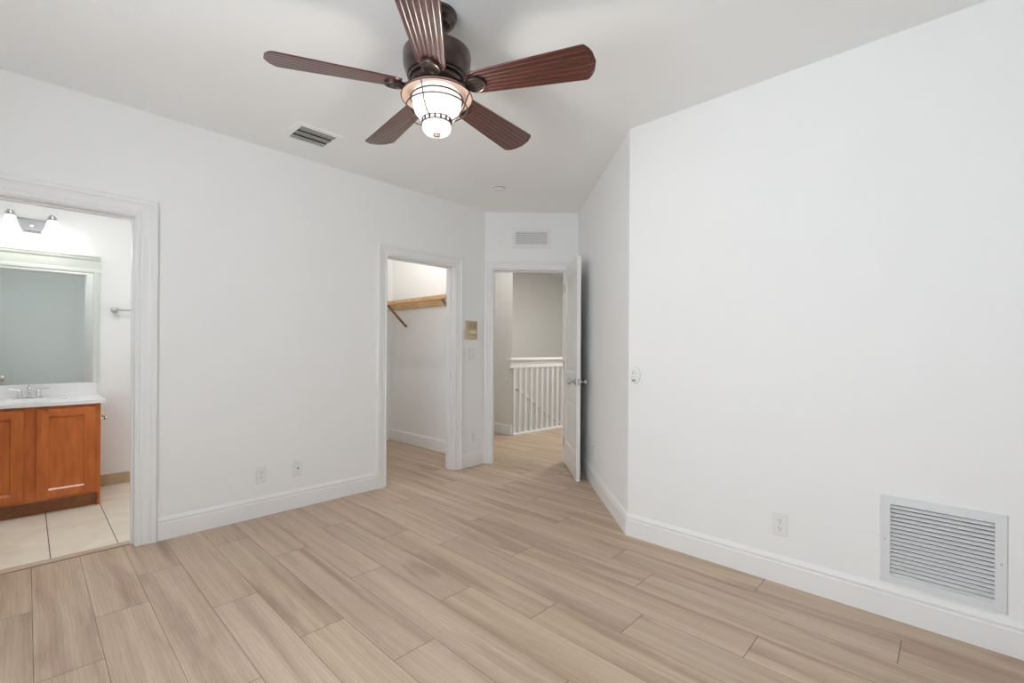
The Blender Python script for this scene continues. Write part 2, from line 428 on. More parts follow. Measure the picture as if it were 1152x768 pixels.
# bathroom tile floor, one mesh
bm = bm_new()
box(bm, -5.3, -3.61, -1.35, 1.37, -.05, -.004, 1)
ys = [.098 + .294 * k for k in range(-5, 5)]
for x0, x1 in ((-5.24, -4.70), (-4.70, -3.612)):
    for y0 in ys:
        g = .0022; box(bm, x0 + g, x1 - g, max(y0, -1.35) + g, min(y0 + .294, 1.37) - g, -.003, .0, 0)
struct('floor_bathroom', bm, ['tile', 'seam'])
bm = bm_new()
prism(bm, [(-3.600, -.002), (-3.600, .003), (-3.595, .005), (-3.574, .006), (-3.554, .005), (-3.549, .003), (-3.547, 0), (-3.547, -.002)], BO[0], BO[1] + .0, lambda u, v, a: Vector((u, a, v)))
struct('trim_threshold', bm, 'threshold')

# jamb linings
def jamb(name, fn, o, t=T):
    bm = bm_new(); w0, w1, hh = o
    def bx(p0, p1, q0, q1, d0, d1):
        vs = [bm.verts.new(fn(a, d, z)) for a in (p0, p1) for d in (d0, d1) for z in (q0, q1)]
        for f in ((0, 1, 3, 2), (4, 6, 7, 5), (0, 4, 5, 1), (2, 3, 7, 6), (0, 2, 6, 4), (1, 5, 7, 3)):
            bm.faces.new([vs[i] for i in f])
    bx(w0 - j, w0, 0, hh + j, -.004, t + .004); bx(w1, w1 + j, 0, hh + j, -.004, t + .004); bx(w0, w1, hh, hh + j, -.004, t + .004)
    # door stop
    bx(w0, w0 + .010, 0, hh - .01, .050, .085); bx(w1 - .010, w1, 0, hh - .01, .050, .085); bx(w0, w1, hh - .010, hh, .050, .085)
    return struct(name, bm, 'trim', bevel=.0015)
jamb('trim_bathroom_jamb', fL, BO); jc = jamb('trim_closet_jamb', fL, CO); jamb('trim_entry_jamb', fD, DO)
# casing profile: offset outward from opening, thickness off the wall
CP = [(.004, 0), (.004, .012), (.010, .016), (.018, .016), (.022, .011), (.028, .010), (.034, .014), (.060, .016), (.068, .020), (.074, .019),
      (.078, .024), (.092, .026), (.100, .025), (.104, .019), (.105, 0)]
def casing(name, fn, o, left=True, right=True, wl_=1.0, zb=.0):
    w0, w1, hh = o
    path = [(w1, zb), (w1, hh), (w0, hh), (w0, zb)]
    bm = bm_new()
    prof = [(-u * wl_, t) for u, t in CP]
    sweep(bm, path, prof, lambda a, z, t: fn(a, -t, z))
    return struct(name, bm, 'trim', smooth=True, angle=25)
casing('trim_bathroom_casing', fL, BO, wl_=1.03)
casing('trim_closet_casing', fL, CO, wl_=.93)
casing('trim_entry_casing', fD, DO, wl_=.92)
# strike plate on closet jamb
bm = bm_new(); box(bm, XL - .075, XL - .048, CO[1] - .0025, CO[1] + .001, .885, .945); box(bm, XL - .069, XL - .055, CO[1] - .0032, CO[1], .903, .927, 1)
link('strike_plate', bm, ['nickel', 'plastic_dark'], jc)

# baseboards
BP = [(0, 0), (.015, 0), (.015, .100), (.011, .106), (.011, .110), (.014, .114), (.014, .121), (.008, .130), (.004, .137), (0, .139)]
def base(name, path, prof=BP, mat='trim'):
    bm = bm_new(); sweep(bm, path, prof, lambda x, y, z: Vector((x, y, z)))
    return struct(name, bm, mat, smooth=True, angle=25)
e0 = BO[1] + .109; e1 = CO[0] - .098; e2 = CO[1] + .098
base('baseboard_left', [(XL, e1), (XL, e0)])
dl = fD(DO[0] - .097, 0, 0); base('baseboard_left_short', [(dl.x, dl.y), (CA.x, CA.y), (XL, e2)]) if (dl.x - CA.x) > .01 else base('baseboard_left_short', [(XL, CA.y - .008), (XL, e2)])
base('baseboard_left_near', [(XL, BO[0] - .109), (XL, YS)])
dr = fD(DO[1] + .097, 0, 0)
base('baseboard_right', [(XE, YR), (CC.x, CC.y), (CB.x, CB.y), (dr.x, dr.y)])
base('baseboard_closet', [(XL - T, 3.336), (-5.24, 3.336), (-5.24, 1.37)])
base('baseboard_bathroom', [(WB, 1.25), (WB, .395)], [(0, 0), (.009, 0), (.009, .092), (.007, .095), (0, .095)], 'tan_tile')
base('baseboard_hall', [(-4.335, 4.66), (-6.3, 4.66)])

# entry door leaf: two raised panels, open against the angled wall (thickness s .722-.757, from the hinge towards the room)
def door_leaf(name, width, height, t, z0=.012):
    """local: x along leaf from hinge, y thickness 0..t, z up"""
    bm = bm_new()
    st = .11
    pans = [(.24, .70), (.96, 1.90)]
    zs = [z0, pans[0][0], pans[0][1], pans[1][0], pans[1][1], height]
    box(bm, 0, st, 0, t, z0, height); box(bm, width - st, width, 0, t, z0, height)
    for a, b in ((zs[0], zs[1]), (zs[2], zs[3]), (zs[4], zs[5])): box(bm, st, width - st, 0, t, a, b)
    for a, b in pans:
        box(bm, st, width - st, .012, t - .012, a, b)
        # moulded raised field, both faces
        for s in (0, 1):
            y_out = .003 if s == 0 else t - .003; y_in = .0125 if s == 0 else t - .0125
            o0 = [(st + .028, a + .028), (width - st - .028, a + .028), (width - st - .028, b - .028), (st + .028, b - .028)]
            o1 = [(st + .055, a + .055), (width - st - .055, a + .055), (width - st - .055, b - .055), (st + .055, b - .055)]
            V0 = [bm.verts.new((x, y_in, z)) for x, z in o0]; V1 = [bm.verts.new((x, y_out, z)) for x, z in o1]
            for i in range(4): bm.faces.new((V0[i], V0[(i + 1) % 4], V1[(i + 1) % 4], V1[i]))
            bm.faces.new(V1)
            # sticking
            q0 = [(st, a), (width - st, a), (width - st, b), (st, b)]; q1 = [(st + .014, a + .014), (width - st - .014, a + .014), (width - st - .014, b - .014), (st + .014, b - .014)]
            V0 = [bm.verts.new((x, 0 if s == 0 else t, z)) for x, z in q0]; V1 = [bm.verts.new((x, y_in, z)) for x, z in q1]
            for i in range(4): bm.faces.new((V0[i], V0[(i + 1) % 4], V1[(i + 1) % 4], V1[i]))
    return struct(name, bm, 'door', bevel=.0012)
def lever_set(parent, x, z, t, knob=False, mats=('nickel', 'nickel')):
    for s in (0, 1):
        y = 0 if s == 0 else t; d = -1 if s == 0 else 1
        bm = bm_new()
        lathe(bm, [(.0, y + d * .012), (.020, y + d * .012), (.030, y + d * .006), (.031, y)][::1], 28, (x, 0, z), 'Y')
        lathe(bm, [(.010, y + d * .010), (.009, y + d * .034), (.014, y + d * .038), (.025, y + d * .046), (.028, y + d * .056), (.025, y + d * .066), (.012, y + d * .072), (0, y + d * .073)], 24, (x, 0, z), 'Y')
        link('door_knob', bm, mats[s], parent, smooth=True)
hp = fD(DO[1], .036, 0)                                    # hinge at the right jamb
dr_leaf = door_leaf('door_1', .742, 2.022, .035)
# leaf direction = -nD = (Q,-Q), thickness direction = +nA = (Q,Q)
dr_leaf.matrix_world = Matrix(((Q, Q, 0, hp.x), (-Q, Q, 0, hp.y), (0, 0, 1, 0), (0, 0, 0, 1)))
lever_set(dr_leaf, .742 - .066, .895, .035)
for zz in (.22, 1.02, 1.82):
    bm = bm_new(); tube(bm, [(-.004, -.004, zz - .045), (-.004, -.004, zz + .045)], .006, 10); box(bm, -.001, .0, .002, .032, zz - .04, zz + .04)
    link('hinge', bm, 'nickel', dr_leaf)
bm = bm_new(); box(bm, .7415, .7425, .006, .029, .865, .925); lathe(bm, [(.008, .7425), (.008, .750), (0, .750)], 12, (0, .0175, .895), 'X')
link('latch_plate', bm, 'nickel', dr_leaf)
# bathroom door leaf, folded back into the bathroom
bl = door_leaf('door_2', .70, 1.95, .035)
bl.matrix_world = Matrix(((-1, 0, 0, XL - T - .002), (0, -1, 0, BO[0] - .012), (0, 0, 1, 0), (0, 0, 0, 1)))
lever_set(bl, .70 - .066, .893, .035)

# ------------------------------------------------------------------ registers and grilles
# big return grille on the right wall  (local: x right, -y into room, z up)
(px, r) = wr(-.043, 0); g = thing('return_air_grille', 'large white louvred return air grille low on the right wall above the baseboard', 'vent', (-.043, YR, .348), 0)
w, hh = .1965, .203; iw, ih = .160, .1585
bm = bm_new()
sweep(bm, [(-iw, -ih), (iw, -ih), (iw, ih), (-iw, ih)], [(0, .004), (0, .010), (-(w - iw) + .004, .010), (-(w - iw), .002), (-(w - iw), 0), (0, 0)], lambda a, z, t: Vector((a, -t, z)), closed=True)
link('frame', bm, 'grille', g)
bm = bm_new(); n = 18; p = 2 * ih / n
for i in range(n):
    z = -ih + p * (i + .5)
    prism(bm, [(-.008, z - p * .42), (-.008, z - p * .30), (.006, z + p * .17), (.006, z + p * .05)], -iw - .004, iw + .004, lambda u, v, a: Vector((a, u, v)))
link('louvres', bm, 'trim', g)
bm = bm_new(); box(bm, -iw, iw, .05, .055, -ih, ih); box(bm, -.162, -.160, .001, .055, -ih, ih); box(bm, .160, .162, .001, .055, -ih, ih)
link('duct_backing', bm, 'dark', g)
for sx in (-1, 1):
    bm = bm_new(); lathe(bm, [(.0045, -.010), (.004, -.012), (0, -.0125)], 12, (sx * .178, 0, 0), 'Y'); link('screw', bm, 'nickel', g)

# supply register above the entry door
loc, r = wd(.3665, 2.335); g = thing('wall_air_register', 'small white horizontal air register on the far wall above the open doorway', 'vent', loc, r)
w, hh, iw, ih = .203, .104, .165, .066
bm = bm_new()
sweep(bm, [(-iw, -ih), (iw, -ih), (iw, ih), (-iw, ih)], [(0, .003), (0, .008), (-(w - iw) + .004, .008), (-(w - iw), .002), (-(w - iw), 0), (0, 0)], lambda a, z, t: Vector((a, -t, z)), closed=True)
link('frame', bm, 'trim', g)
bm = bm_new(); n = 7; p = 2 * ih / n
for i in range(n):
    z = -ih + p * (i + .5)
    prism(bm, [(-.0055, z - p * .40), (-.0065, z - p * .33), (-.0018, z + p * .42), (-.0008, z + p * .36)], -iw, iw, lambda u, v, a: Vector((a, u, v)))
link('louvres', bm, 'trim', g)
bm = bm_new(); box(bm, -iw, iw, -.0008, 0, -ih, ih); link('duct_backing', bm, 'dark', g)
for sx in (-1, 1):
    bm = bm_new(); lathe(bm, [(.004, -.008), (.003, -.0095), (0, -.010)], 10, (sx * .184, 0, 0), 'Y'); link('screw', bm, 'nickel', g)

# ceiling register left of the fan
g = thing('ceiling_air_register', 'rectangular grey slatted air register set in the ceiling by the left wall', 'vent', (-3.082, 1.335, H))
w0, w1 = .108, .116; o0, o1 = .145, .148
bm = bm_new()
sweep(bm, [(-w0, -w1), (w0, -w1), (w0, w1), (-w0, w1)], [(0, .0), (0, .007), (-.034, .005), (-.037, .001), (-.037, 0)], lambda a, b_, t: Vector((a, b_, -t)), closed=True)
link('frame', bm, 'ceil', g)
bm = bm_new(); box(bm, -w0, w0, -w1, w1, -.0006, 0); link('duct_backing', bm, 'dark', g)
for i in range(3):
    bm = bm_new(); x = -w0 + 2 * w0 / 3 * (i + .5); hw = w0 / 3
    pts = [(x - hw * .97, -.001), (x - hw * .6, -.003), (x, -.006), (x + hw * .6, -.0085), (x + hw * .93, -.0095), (x + hw * .93, -.0085), (x, -.005), (x - hw * .97, 0)]
    prism(bm, pts, -w1, w1, lambda u, v, a: Vector((u, a, v)))
    for k in range(-3, 4): box(bm, x - hw * .5, x + hw * .6, k * .031 - .0008, k * .031 + .0008, -.0105, -.004)
    link('slat', bm, 'grey_metal', g)

# smoke alarm
g = thing('smoke_alarm', 'round white smoke alarm on the ceiling in front of the doorway', 'smoke alarm', (-2.856, 2.884, H))
bm = bm_new(); lathe(bm, [(.058, 0), (.060, -.004), (.060, -.010), (.057, -.012)], 36); link('mounting_base', bm, 'plastic', g, smooth=True)
bm = bm_new(); lathe(bm, [(.050, -.010), (.052, -.022), (.046, -.032), (.030, -.037), (0, -.038)], 36); link('cover', bm, 'plastic', g, smooth=True)
bm = bm_new(); lathe(bm, [(.0525, -.012), (.0525, -.016)], 36); link('vent_slot', bm, 'dark', g, smooth=True)

# ------------------------------------------------------------------ electrical plates
def plate(bm, w=.035, h=.0575, t=.005):
    prism(bm, [(-w, -h), (w, -h), (w, h), (-w, h)], 0, -.0015, lambda u, v, a: Vector((u, a, v)))
    V0 = [bm.verts.new((x, -.0015, z)) for x, z in ((-w, -h), (w, -h), (w, h), (-w, h))]
    V1 = [bm.verts.new((x, -t, z)) for x, z in ((-w + .004, -h + .004), (w - .004, -h + .004), (w - .004, h - .004), (-w + .004, h - .004))]
    for i in range(4): bm.faces.new((V0[i], V0[(i + 1) % 4], V1[(i + 1) % 4], V1[i]))
    bm.faces.new(V1)
def outlet(loc, rz, label, group=None):
    g = thing('power_outlet', label, 'outlet', loc, rz, group)
    bm = bm_new(); plate(bm); link('cover_plate', bm, 'plastic', g)
    for s in (-1, 1):
        bm = bm_new(); zc = s * .0195
        prism(bm, [(-.0165, zc - .010), (-.011, zc - .0145), (.011, zc - .0145), (.0165, zc - .010), (.0165, zc + .010), (.011, zc + .0145), (-.011, zc + .0145), (-.0165, zc + .010)], -.004, -.0075, lambda u, v, a: Vector((u, a, v)))
        so = link('socket', bm, 'plastic', g)
        bm = bm_new(); box(bm, -.0075, -.0052, -.0079, -.0070, zc - .001, zc + .007); box(bm, .0052, .0075, -.0079, -.0070, zc - .0, zc + .007)
        lathe(bm, [(.0026, -.0070), (.0026, -.0079), (0, -.0079)], 10, (0, 0, zc - .0075), 'Y')
        link('slots', bm, 'plastic_dark', so)
    bm = bm_new(); lathe(bm, [(.003, -.0045), (.0025, -.0058), (0, -.006)], 10, (0, 0, 0), 'Y'); link('screw', bm, 'nickel', g)
    return g
l, r = wl(1.160, .291); outlet(l, r, 'white duplex power outlet on the left wall, nearer the bathroom doorway')
l, r = wr(-.636, .298); outlet(l, r, 'white duplex power outlet on the right wall, left of the large grille')
l, r = wa(4.01, .291); outlet(l, r, 'white power outlet on the narrow angled wall beside the open white door')
l, r = wl(3.165, .297); outlet(l, r, 'white outlet low between the closet and entry door casings')
l, r = wl(1.414, .292); g = thing('cable_jack_plate', 'white wall plate with one small round coaxial jack, right of the outlet', 'cable jack', l, r)
bm = bm_new(); plate(bm); link('cover_plate', bm, 'plastic', g)
bm = bm_new(); lathe(bm, [(.0055, -.004), (.0055, -.008), (.0042, -.008), (.0042, -.013), (.0, -.013)], 12, (0, 0, 0), 'Y'); link('coaxial_connector', bm, 'wire', g)
for s in (-1, 1):
    bm = bm_new(); lathe(bm, [(.0028, -.0045), (.0022, -.006), (0, -.006)], 10, (0, 0, s * .040), 'Y'); link('screw', bm, 'nickel', g)
l, r = wl(3.138, 1.131); g = thing('light_switch', 'white double light switch plate below the beige wall panel', 'switch', l, r)
bm = bm_new(); plate(bm, .0575, .0575); link('cover_plate', bm, 'plastic', g)
for s in (-1, 1):
    bm = bm_new(); prism(bm, [(-.004, -.0335), (-.007, -.031), (-.0095, .002), (-.006, .031), (-.004, .0335)], s * .023 - .0165, s * .023 + .0165, lambda u, v, a: Vector((a, u, v)))
    link('rocker', bm, 'plastic', g, bevel=.0008)
# beige two-part control panel above the switch
l, r = wl(3.134, 1.372); g = thing('beige_wall_panel', 'small beige and brown control panel with printed marks above the light switch', 'control panel', l, r)
bm = bm_new(); box(bm, -.076, .076, -.018, 0, -.094, .094); link('housing', bm, 'beige', g, bevel=.003)
bm = bm_new(); box(bm, -.062, .066, -.0195, -.018, .004, .086)
for k in range(5): box(bm, -.026 + k * .018, -.020 + k * .018, -.0205, -.0195, .012, .076, 1)
link('upper_cover', bm, ['brownp', 'ink'], g)
bm = bm_new(); box(bm, -.020, .062, -.0195, -.018, -.022, -.012)
link('display_strip', bm, 'plastic', g)
bm = bm_new()
for x0, x1, z0, z1 in ((-.040, -.034, -.070, -.040), (-.016, .002, -.046, -.040), (-.012, -.007, -.056, -.046), (.012, .017, -.066, -.040), (.017, .027, -.050, -.044), (.027, .032, -.066, -.040), (.038, .043, -.056, -.040), (.040, .058, -.062, -.056), (.051, .056, -.070, -.044), (-.020, -.012, -.086, -.080), (.002, .010, -.086, -.080), (.024, .032, -.086, -.080)):
    box(bm, x0, x1, -.0188, -.018, z0, z1)
link('printed_marks', bm, 'ink', g)
# oval control by the wall corner
l, r = wr(-1.447, 1.026); g = thing('oval_wall_control', 'white oval wall control with grey button at the right wall corner', 'wall control', l, r)
bm = bm_new(); lathe(bm, [(.034, 0), (.036, -.004), (.035, -.010), (.030, -.014), (0, -.015)], 40, (0, 0, 0), 'Y', sx=1.0, sy=1.52); link('backplate', bm, 'plastic', g, smooth=True)
bm = bm_new(); lathe(bm, [(.020, -.012), (.022, -.017), (.019, -.021), (0, -.022)], 32, (-.006, 0, .002), 'Y', sy=1.55); ft = link('faceplate', bm, 'plastic', g, smooth=True)
bm = bm_new(); lathe(bm, [(.0058, -.018), (.0056, -.0235), (0, -.024)], 14, (-.006, 0, .012), 'Y'); link('button', bm, 'grey_metal', g)
bm = bm_new(); prism(bm, [(-.016, -.008), (-.006, -.016), (.004, -.008), (.004, -.0055), (-.006, -.0135), (-.016, -.0055)], -.0200, -.0232, lambda u, v, a: Vector((u, a, v))); link('arrow_mark', bm, 'grey_metal', g)
bm = bm_new(); box(bm, -.017, .006, -.0195, -.010, -.036, -.030); link('slot', bm, 'plastic_dark', g)

# ------------------------------------------------------------------ ceiling fan
FC = Vector((-1.576, 1.216, 0)); g = thing('ceiling_fan', 'five-blade dark mahogany ceiling fan with caged lit lamp', 'ceiling fan', (FC.x, FC.y, H))
def F(z): return z - H
bm = bm_new(); lathe(bm, [(.083, F(2.604)), (.084, F(2.592)), (.076, F(2.585)), (.074, F(2.572)), (.058, F(2.562)), (.056, F(2.552)), (.036, F(2.543)), (.030, F(2.532)), (.020, F(2.528)), (0, F(2.528))], 40)
link('canopy', bm, 'bronze', g, smooth=True, angle=30)
bm = bm_new(); lathe(bm, [(.0125, F(2.53)), (.0125, F(2.46)), (.030, F(2.458)), (.032, F(2.440)), (.045, F(2.436))], 24); link('downrod', bm, 'bronze', g, smooth=True, angle=30)
bm = bm_new(); lathe(bm, [(0, F(2.450)), (.060, F(2.450)), (.128, F(2.442)), (.142, F(2.434)), (.144, F(2.424)), (.141, F(2.380)), (.130, F(2.350)), (.126, F(2.338)), (.118, F(2.334)), (.116, F(2.326)), (0, F(2.326))], 56)
link('motor_housing', bm, 'bronze', g, smooth=True, angle=25)
bm = bm_new(); lathe(bm, [(.104, F(2.327)), (.108, F(2.318)), (.104, F(2.305)), (.092, F(2.298)), (.080, F(2.288)), (.078, F(2.275)), (0, F(2.275))], 48); link('switch_housing', bm, 'bronze', g, smooth=True, angle=25)
PH = [62.9 + 72 * 0, 0]
angs = [242.9, 170.9, 98.9, 26.9, 314.9]
bladez = F(2.289)
def blade_outline():
    # (x along, y) outline of the blade board
    L0, L1 = .150, .665
    top = []; N_ = 60
    for i in range(N_ + 1):
        t = i / N_; x = L0 + (L1 - L0) * t
        hw = .056 + (.084 - .056) * min(1, t * 1.1) ** .9
        if t < .05: hw *= .80 + 4 * t
        if x > L1 - .038: hw = hw * math.sqrt(max(1e-6, .1 ** 2 - (x - (L1 - .1)) ** 2)) / math.sqrt(.1 ** 2 - .062 ** 2)
        top.append((x, hw))
    return top
def make_blade(parent, ang):
    root_rot = (R(0), 0, R(ang))
    th = .0055; NG = 7
    top = blade_outline()
    bm = bm_new()
    rows_t = []; rows_b = []
    NV = 70
    for x, hw in top:
        rt_, rb_ = [], []
        for k in range(NV + 1):
            v = -1 + 2 * k / NV; y = v * hw
            ph = (v * .5 + .5) * NG; fr = abs((ph % 1) - .5) * 2          # 1 at the groove, 0 mid-bead
            gr = .0024 * max(0, (fr - .70) / .30) ** 1.3
            rt_.append(bm.verts.new((x, y, th / 2))); rb_.append(bm.verts.new((x, y, -th / 2 + gr)))
        rows_t.append(rt_); rows_b.append(rb_)
    n = len(top)
    for i in range(n - 1):
        for k in range(NV):
            bm.faces.new((rows_t[i][k], rows_t[i + 1][k], rows_t[i + 1][k + 1], rows_t[i][k + 1]))
            bm.faces.new((rows_b[i][k], rows_b[i][k + 1], rows_b[i + 1][k + 1], rows_b[i + 1][k]))
        for k in (0, NV): bm.faces.new((rows_t[i][k], rows_b[i][k], rows_b[i + 1][k], rows_t[i + 1][k]))
    for i in (0, n - 1):
        for k in range(NV): bm.faces.new((rows_t[i][k], rows_t[i][k + 1], rows_b[i][k + 1], rows_b[i][k]))
    me_o = link('blade', bm, 'blade', parent, smooth=True, angle=35)
    me_o.matrix_local = Matrix.Translation((0, 0, bladez)) @ Matrix.Rotation(R(ang), 4, 'Z') @ Matrix.Rotation(R(PITCH), 4, 'X')
    # bracket: arm and oval medallion below the blade root
    bm = bm_new()
    tube(bm, [(.080, 0, .020), (.105, 0, .012), (.125, 0, -.004), (.145, 0, -.0085)], [.013, .012, .011, .010], 10)
    def oval(rx, ry, z0, z1, cx=.176):
        return [(cx + rx * math.cos(2 * PI * i / 32), ry * math.sin(2 * PI * i / 32)) for i in range(32)], z0, z1
    for rx, ry, z0, z1 in ((.043, .038, -.0125, -.0032),):
        pts, a, b_ = oval(rx, ry, z0, z1); prism(bm, pts, a, b_, lambda u, v, w_: Vector((u, v, w_)))
    ring = [(.176 + .038 * math.cos(2 * PI * i / 36), .034 * math.sin(2 * PI * i / 36), -.0135) for i in range(36)]
    tube(bm, ring, .0050, 8, closed=True)
    br = link('blade_bracket', bm, 'bronze', me_o, smooth=True, angle=40)
    bm = bm_new(); ring = [(.176 + .027 * math.cos(2 * PI * i / 30), .022 * math.sin(2 * PI * i / 30), -.0135) for i in range(30)]
    tube(bm, ring, .0022, 6, closed=True)
    tube(bm, [(.156, 0, -.0135), (.176, .010, -.0135), (.196, 0, -.0135)], .0018, 6); tube(bm, [(.156, 0, -.0135), (.176, -.010, -.0135), (.196, 0, -.0135)], .0018, 6)
    d = link('bracket_ornament', bm, 'wire', me_o, smooth=True)
    return me_o
PITCH = -13
for a in angs: make_blade(g, a)
# lamp: copper-toned reflector dish, lit glass, wire cage, vented ring, bowl, finial
bm = bm_new(); lathe(bm, [(.080, F(2.282)), (.105, F(2.279)), (.135, F(2.268)), (.149, F(2.256)), (.1505, F(2.252)), (.148, F(2.2505)), (.134, F(2.262)), (.104, F(2.273)), (.078, F(2.276))], 56)
link('reflector_dish', bm, 'dish', g, smooth=True, angle=50)
bm = bm_new(); tube(bm, [(.1495 * math.cos(2 * PI * i / 56), .1495 * math.sin(2 * PI * i / 56), F(2.2515)) for i in range(56)], .0024, 8, closed=True); link('dish_rim', bm, 'wire', g, smooth=True)
bm = bm_new(); lathe(bm, [(.088, F(2.276)), (.100, F(2.262)), (.104, F(2.240)), (.102, F(2.215)), (.092, F(2.188)), (.074, F(2.166)), (.058, F(2.155)), (.0, F(2.154))], 48)
link('glass_shade', bm, 'lampglass', g, smooth=True)
bm = bm_new()
for r_, z in ((.110, 2.243), (.128, 2.208)):
    tube(bm, [(r_ * math.cos(2 * PI * i / 56), r_ * math.sin(2 * PI * i / 56), F(z)) for i in range(56)], .0030, 8, closed=True)
for k in range(4):
    a = R(90 * k + 27); pr = [(.148, 2.252), (.138, 2.235), (.130, 2.212), (.122, 2.188), (.100, 2.160), (.075, 2.148), (.062, 2.150)]
    tube(bm, [(r_ * math.cos(a), r_ * math.sin(a), F(z)) for r_, z in pr], .0026, 6)
link('wire_cage', bm, 'wire', g, smooth=True)
bm = bm_new()
for z in (2.158, 2.140): tube(bm, [(.0615 * math.cos(2 * PI * i / 40), .0615 * math.sin(2 * PI * i / 40), F(z)) for i in range(40)], .0022, 8, closed=True)
for k in range(16):
    a = 2 * PI * k / 16; tube(bm, [(.0615 * math.cos(a), .0615 * math.sin(a), F(2.158)), (.0615 * math.cos(a), .0615 * math.sin(a), F(2.140))], .0042, 6)
link('vented_ring', bm, 'wire', g, smooth=True)
bm = bm_new(); lathe(bm, [(.056, F(2.154)), (.060, F(2.140)), (.062, F(2.134)), (.060, F(2.116)), (.050, F(2.104)), (.030, F(2.098)), (0, F(2.097))], 40); link('bowl_glass', bm, 'lampbowl', g, smooth=True)
bm = bm_new(); lathe(bm, [(.010, F(2.100)), (.017, F(2.097)), (.017, F(2.091)), (.010, F(2.086)), (.011, F(2.082)), (0, F(2.078))], 20); link('finial', bm, 'finial_bronze', g, smooth=True)
point('ceiling_fan_lamp_light', (FC.x, FC.y, 1.99), 6, .05, (1, .93, .84))

# ------------------------------------------------------------------ closet shelves
def shelf_run(name, label, x0, x1, M4):
    g = thing(name, label, 'shelf'); g.matrix_world = M4
    # local: x along wall, y 0 at wall, -y out; z absolute
    bm = bm_new(); box(bm, x0, x1, -.020, 0, 1.676, 1.742); link('wall_cleat', bm, 'closetwood', g, bevel=.002)
    bm = bm_new(); box(bm, x0, x1, -.302, -.284, 1.712, 1.742); link('front_rail', bm, 'closetwood', g, bevel=.002)
    bm = bm_new(); x = x0 + .01
    while x < x1 - .02:
        box(bm, x, x + .025, -.302, -.002, 1.7425, 1.7505); x += .058
    link('slats', bm, 'closetwood', g)
    return g
A4 = Matrix.Translation((0, 3.336, 0))
s1 = shelf_run('closet_shelf', 'slatted pine closet shelf along the side wall seen through the closet doorway', -5.238, -3.612, A4)
B4 = Matrix.Translation((-5.24, 0, 0)) @ Matrix.Rotation(R(90), 4, 'Z')
s2 = shelf_run('closet_shelf', 'slatted pine closet shelf on the closet back wall, mostly hidden by the door casing', 1.40, 3.03, B4)
for k, x in enumerate((-4.915, -3.862)):
    bm = bm_new(); p0 = Vector((0, -.006, 1.455)); p1 = Vector((0, -.275, 1.706)); d = (p1 - p0).normalized(); nn = Vector((0, -d.z, d.y)) * .012
    pts = [p0 + nn, p1 + nn, p1 - nn, p0 - nn]
    prism(bm, [(p.y, p.z) for p in pts], x - .010, x + .010, lambda u, v, a: Vector((a, u, v)))
    b = link('diagonal_brace', bm, 'pine_dark', s1, bevel=.002)

# ------------------------------------------------------------------ bathroom
CX = .018
g = thing('vanity_cabinet', 'orange-brown maple bathroom vanity cabinet with framed doors', 'cabinet', (WB, CX, 0), R(90))
# local: x right (world +y), y: 0 at wall, -y towards viewer (world +x) -> front at -.60
hw = .373; D0 = .600
bm = bm_new()
box(bm, -hw, -hw + .016, -D0 + .018, 0, 0, .765); box(bm, hw - .016, hw, -D0 + .018, 0, 0, .765)       # side panels (reach floor)
box(bm, -hw + .016, hw - .016, -.012, 0, .1, .765); box(bm, -hw + .016, hw - .016, -D0 + .02, -.012, .112, .128)
link('carcass', bm, 'cab', g)
bm = bm_new()
zt, zb = .765, .098
box(bm, -hw, -hw + .030, -D0, -D0 + .018, zb, zt); box(bm, hw - .030, hw, -D0, -D0 + .018, zb, zt)
box(bm, -.035, .035, -D0, -D0 + .018, zb, zt)
for a, b_ in ((-hw + .030, -.035), (.035, hw - .030)):
    box(bm, a, b_, -D0, -D0 + .018, zt - .035, zt); box(bm, a, b_, -D0, -D0 + .018, zb, zb + .030)
link('face_frame', bm, 'cab', g, bevel=.001)
bm = bm_new(); box(bm, -hw + .016, hw - .016, -D0 + .050, -D0 + .062, 0, .098); link('toe_kick', bm, 'cab_dark', g)
for x0, x1 in ((-.344, -.030), (.030, .344)):
    z0, z1 = .114, .742; sw = .056; y0, y1 = -D0 - .019, -D0 - .0005
    bm = bm_new()
    box(bm, x0, x0 + sw, y0, y1, z0, z1); box(bm, x1 - sw, x1, y0, y1, z0, z1); box(bm, x0 + sw, x1 - sw, y0, y1, z0, z0 + sw); box(bm, x0 + sw, x1 - sw, y0, y1, z1 - sw, z1)
    dr = link('door', bm, 'cab', g, bevel=.006)
    bm = bm_new(); a, b_, c, d = x0 + sw, x1 - sw, z0 + sw, z1 - sw; e = .010
    V0 = [bm.verts.new((x, y0 + .001, z)) for x, z in ((a, c), (b_, c), (b_, d), (a, d))]; V1 = [bm.verts.new((x, y0 + .011, z)) for x, z in ((a + e, c + e), (b_ - e, c + e), (b_ - e, d - e), (a + e, d - e))]
    for i in range(4): bm.faces.new((V0[i], V0[(i + 1) % 4], V1[(i + 1) % 4], V1[i]))
    bm.faces.new(V1)
    box(bm, a, b_, y1 - .004, y1 - .001, c, d)
    link('door_panel', bm, 'cab', dr)
# countertop with oval basin and backsplash
g = thing('bathroom_countertop', 'white cultured marble vanity top with backsplash on the maple cabinet', 'countertop', (WB, CX, 0), R(90))
bm = bm_new(); cw = .398; z0, z1 = .7655, .790; yf = -.622
N_ = 48; bx_, by_ = .205, .150; cy_ = -.315
el = [(bx_ * math.cos(2 * PI * i / N_), cy_ + by_ * math.sin(2 * PI * i / N_)) for i in range(N_)]
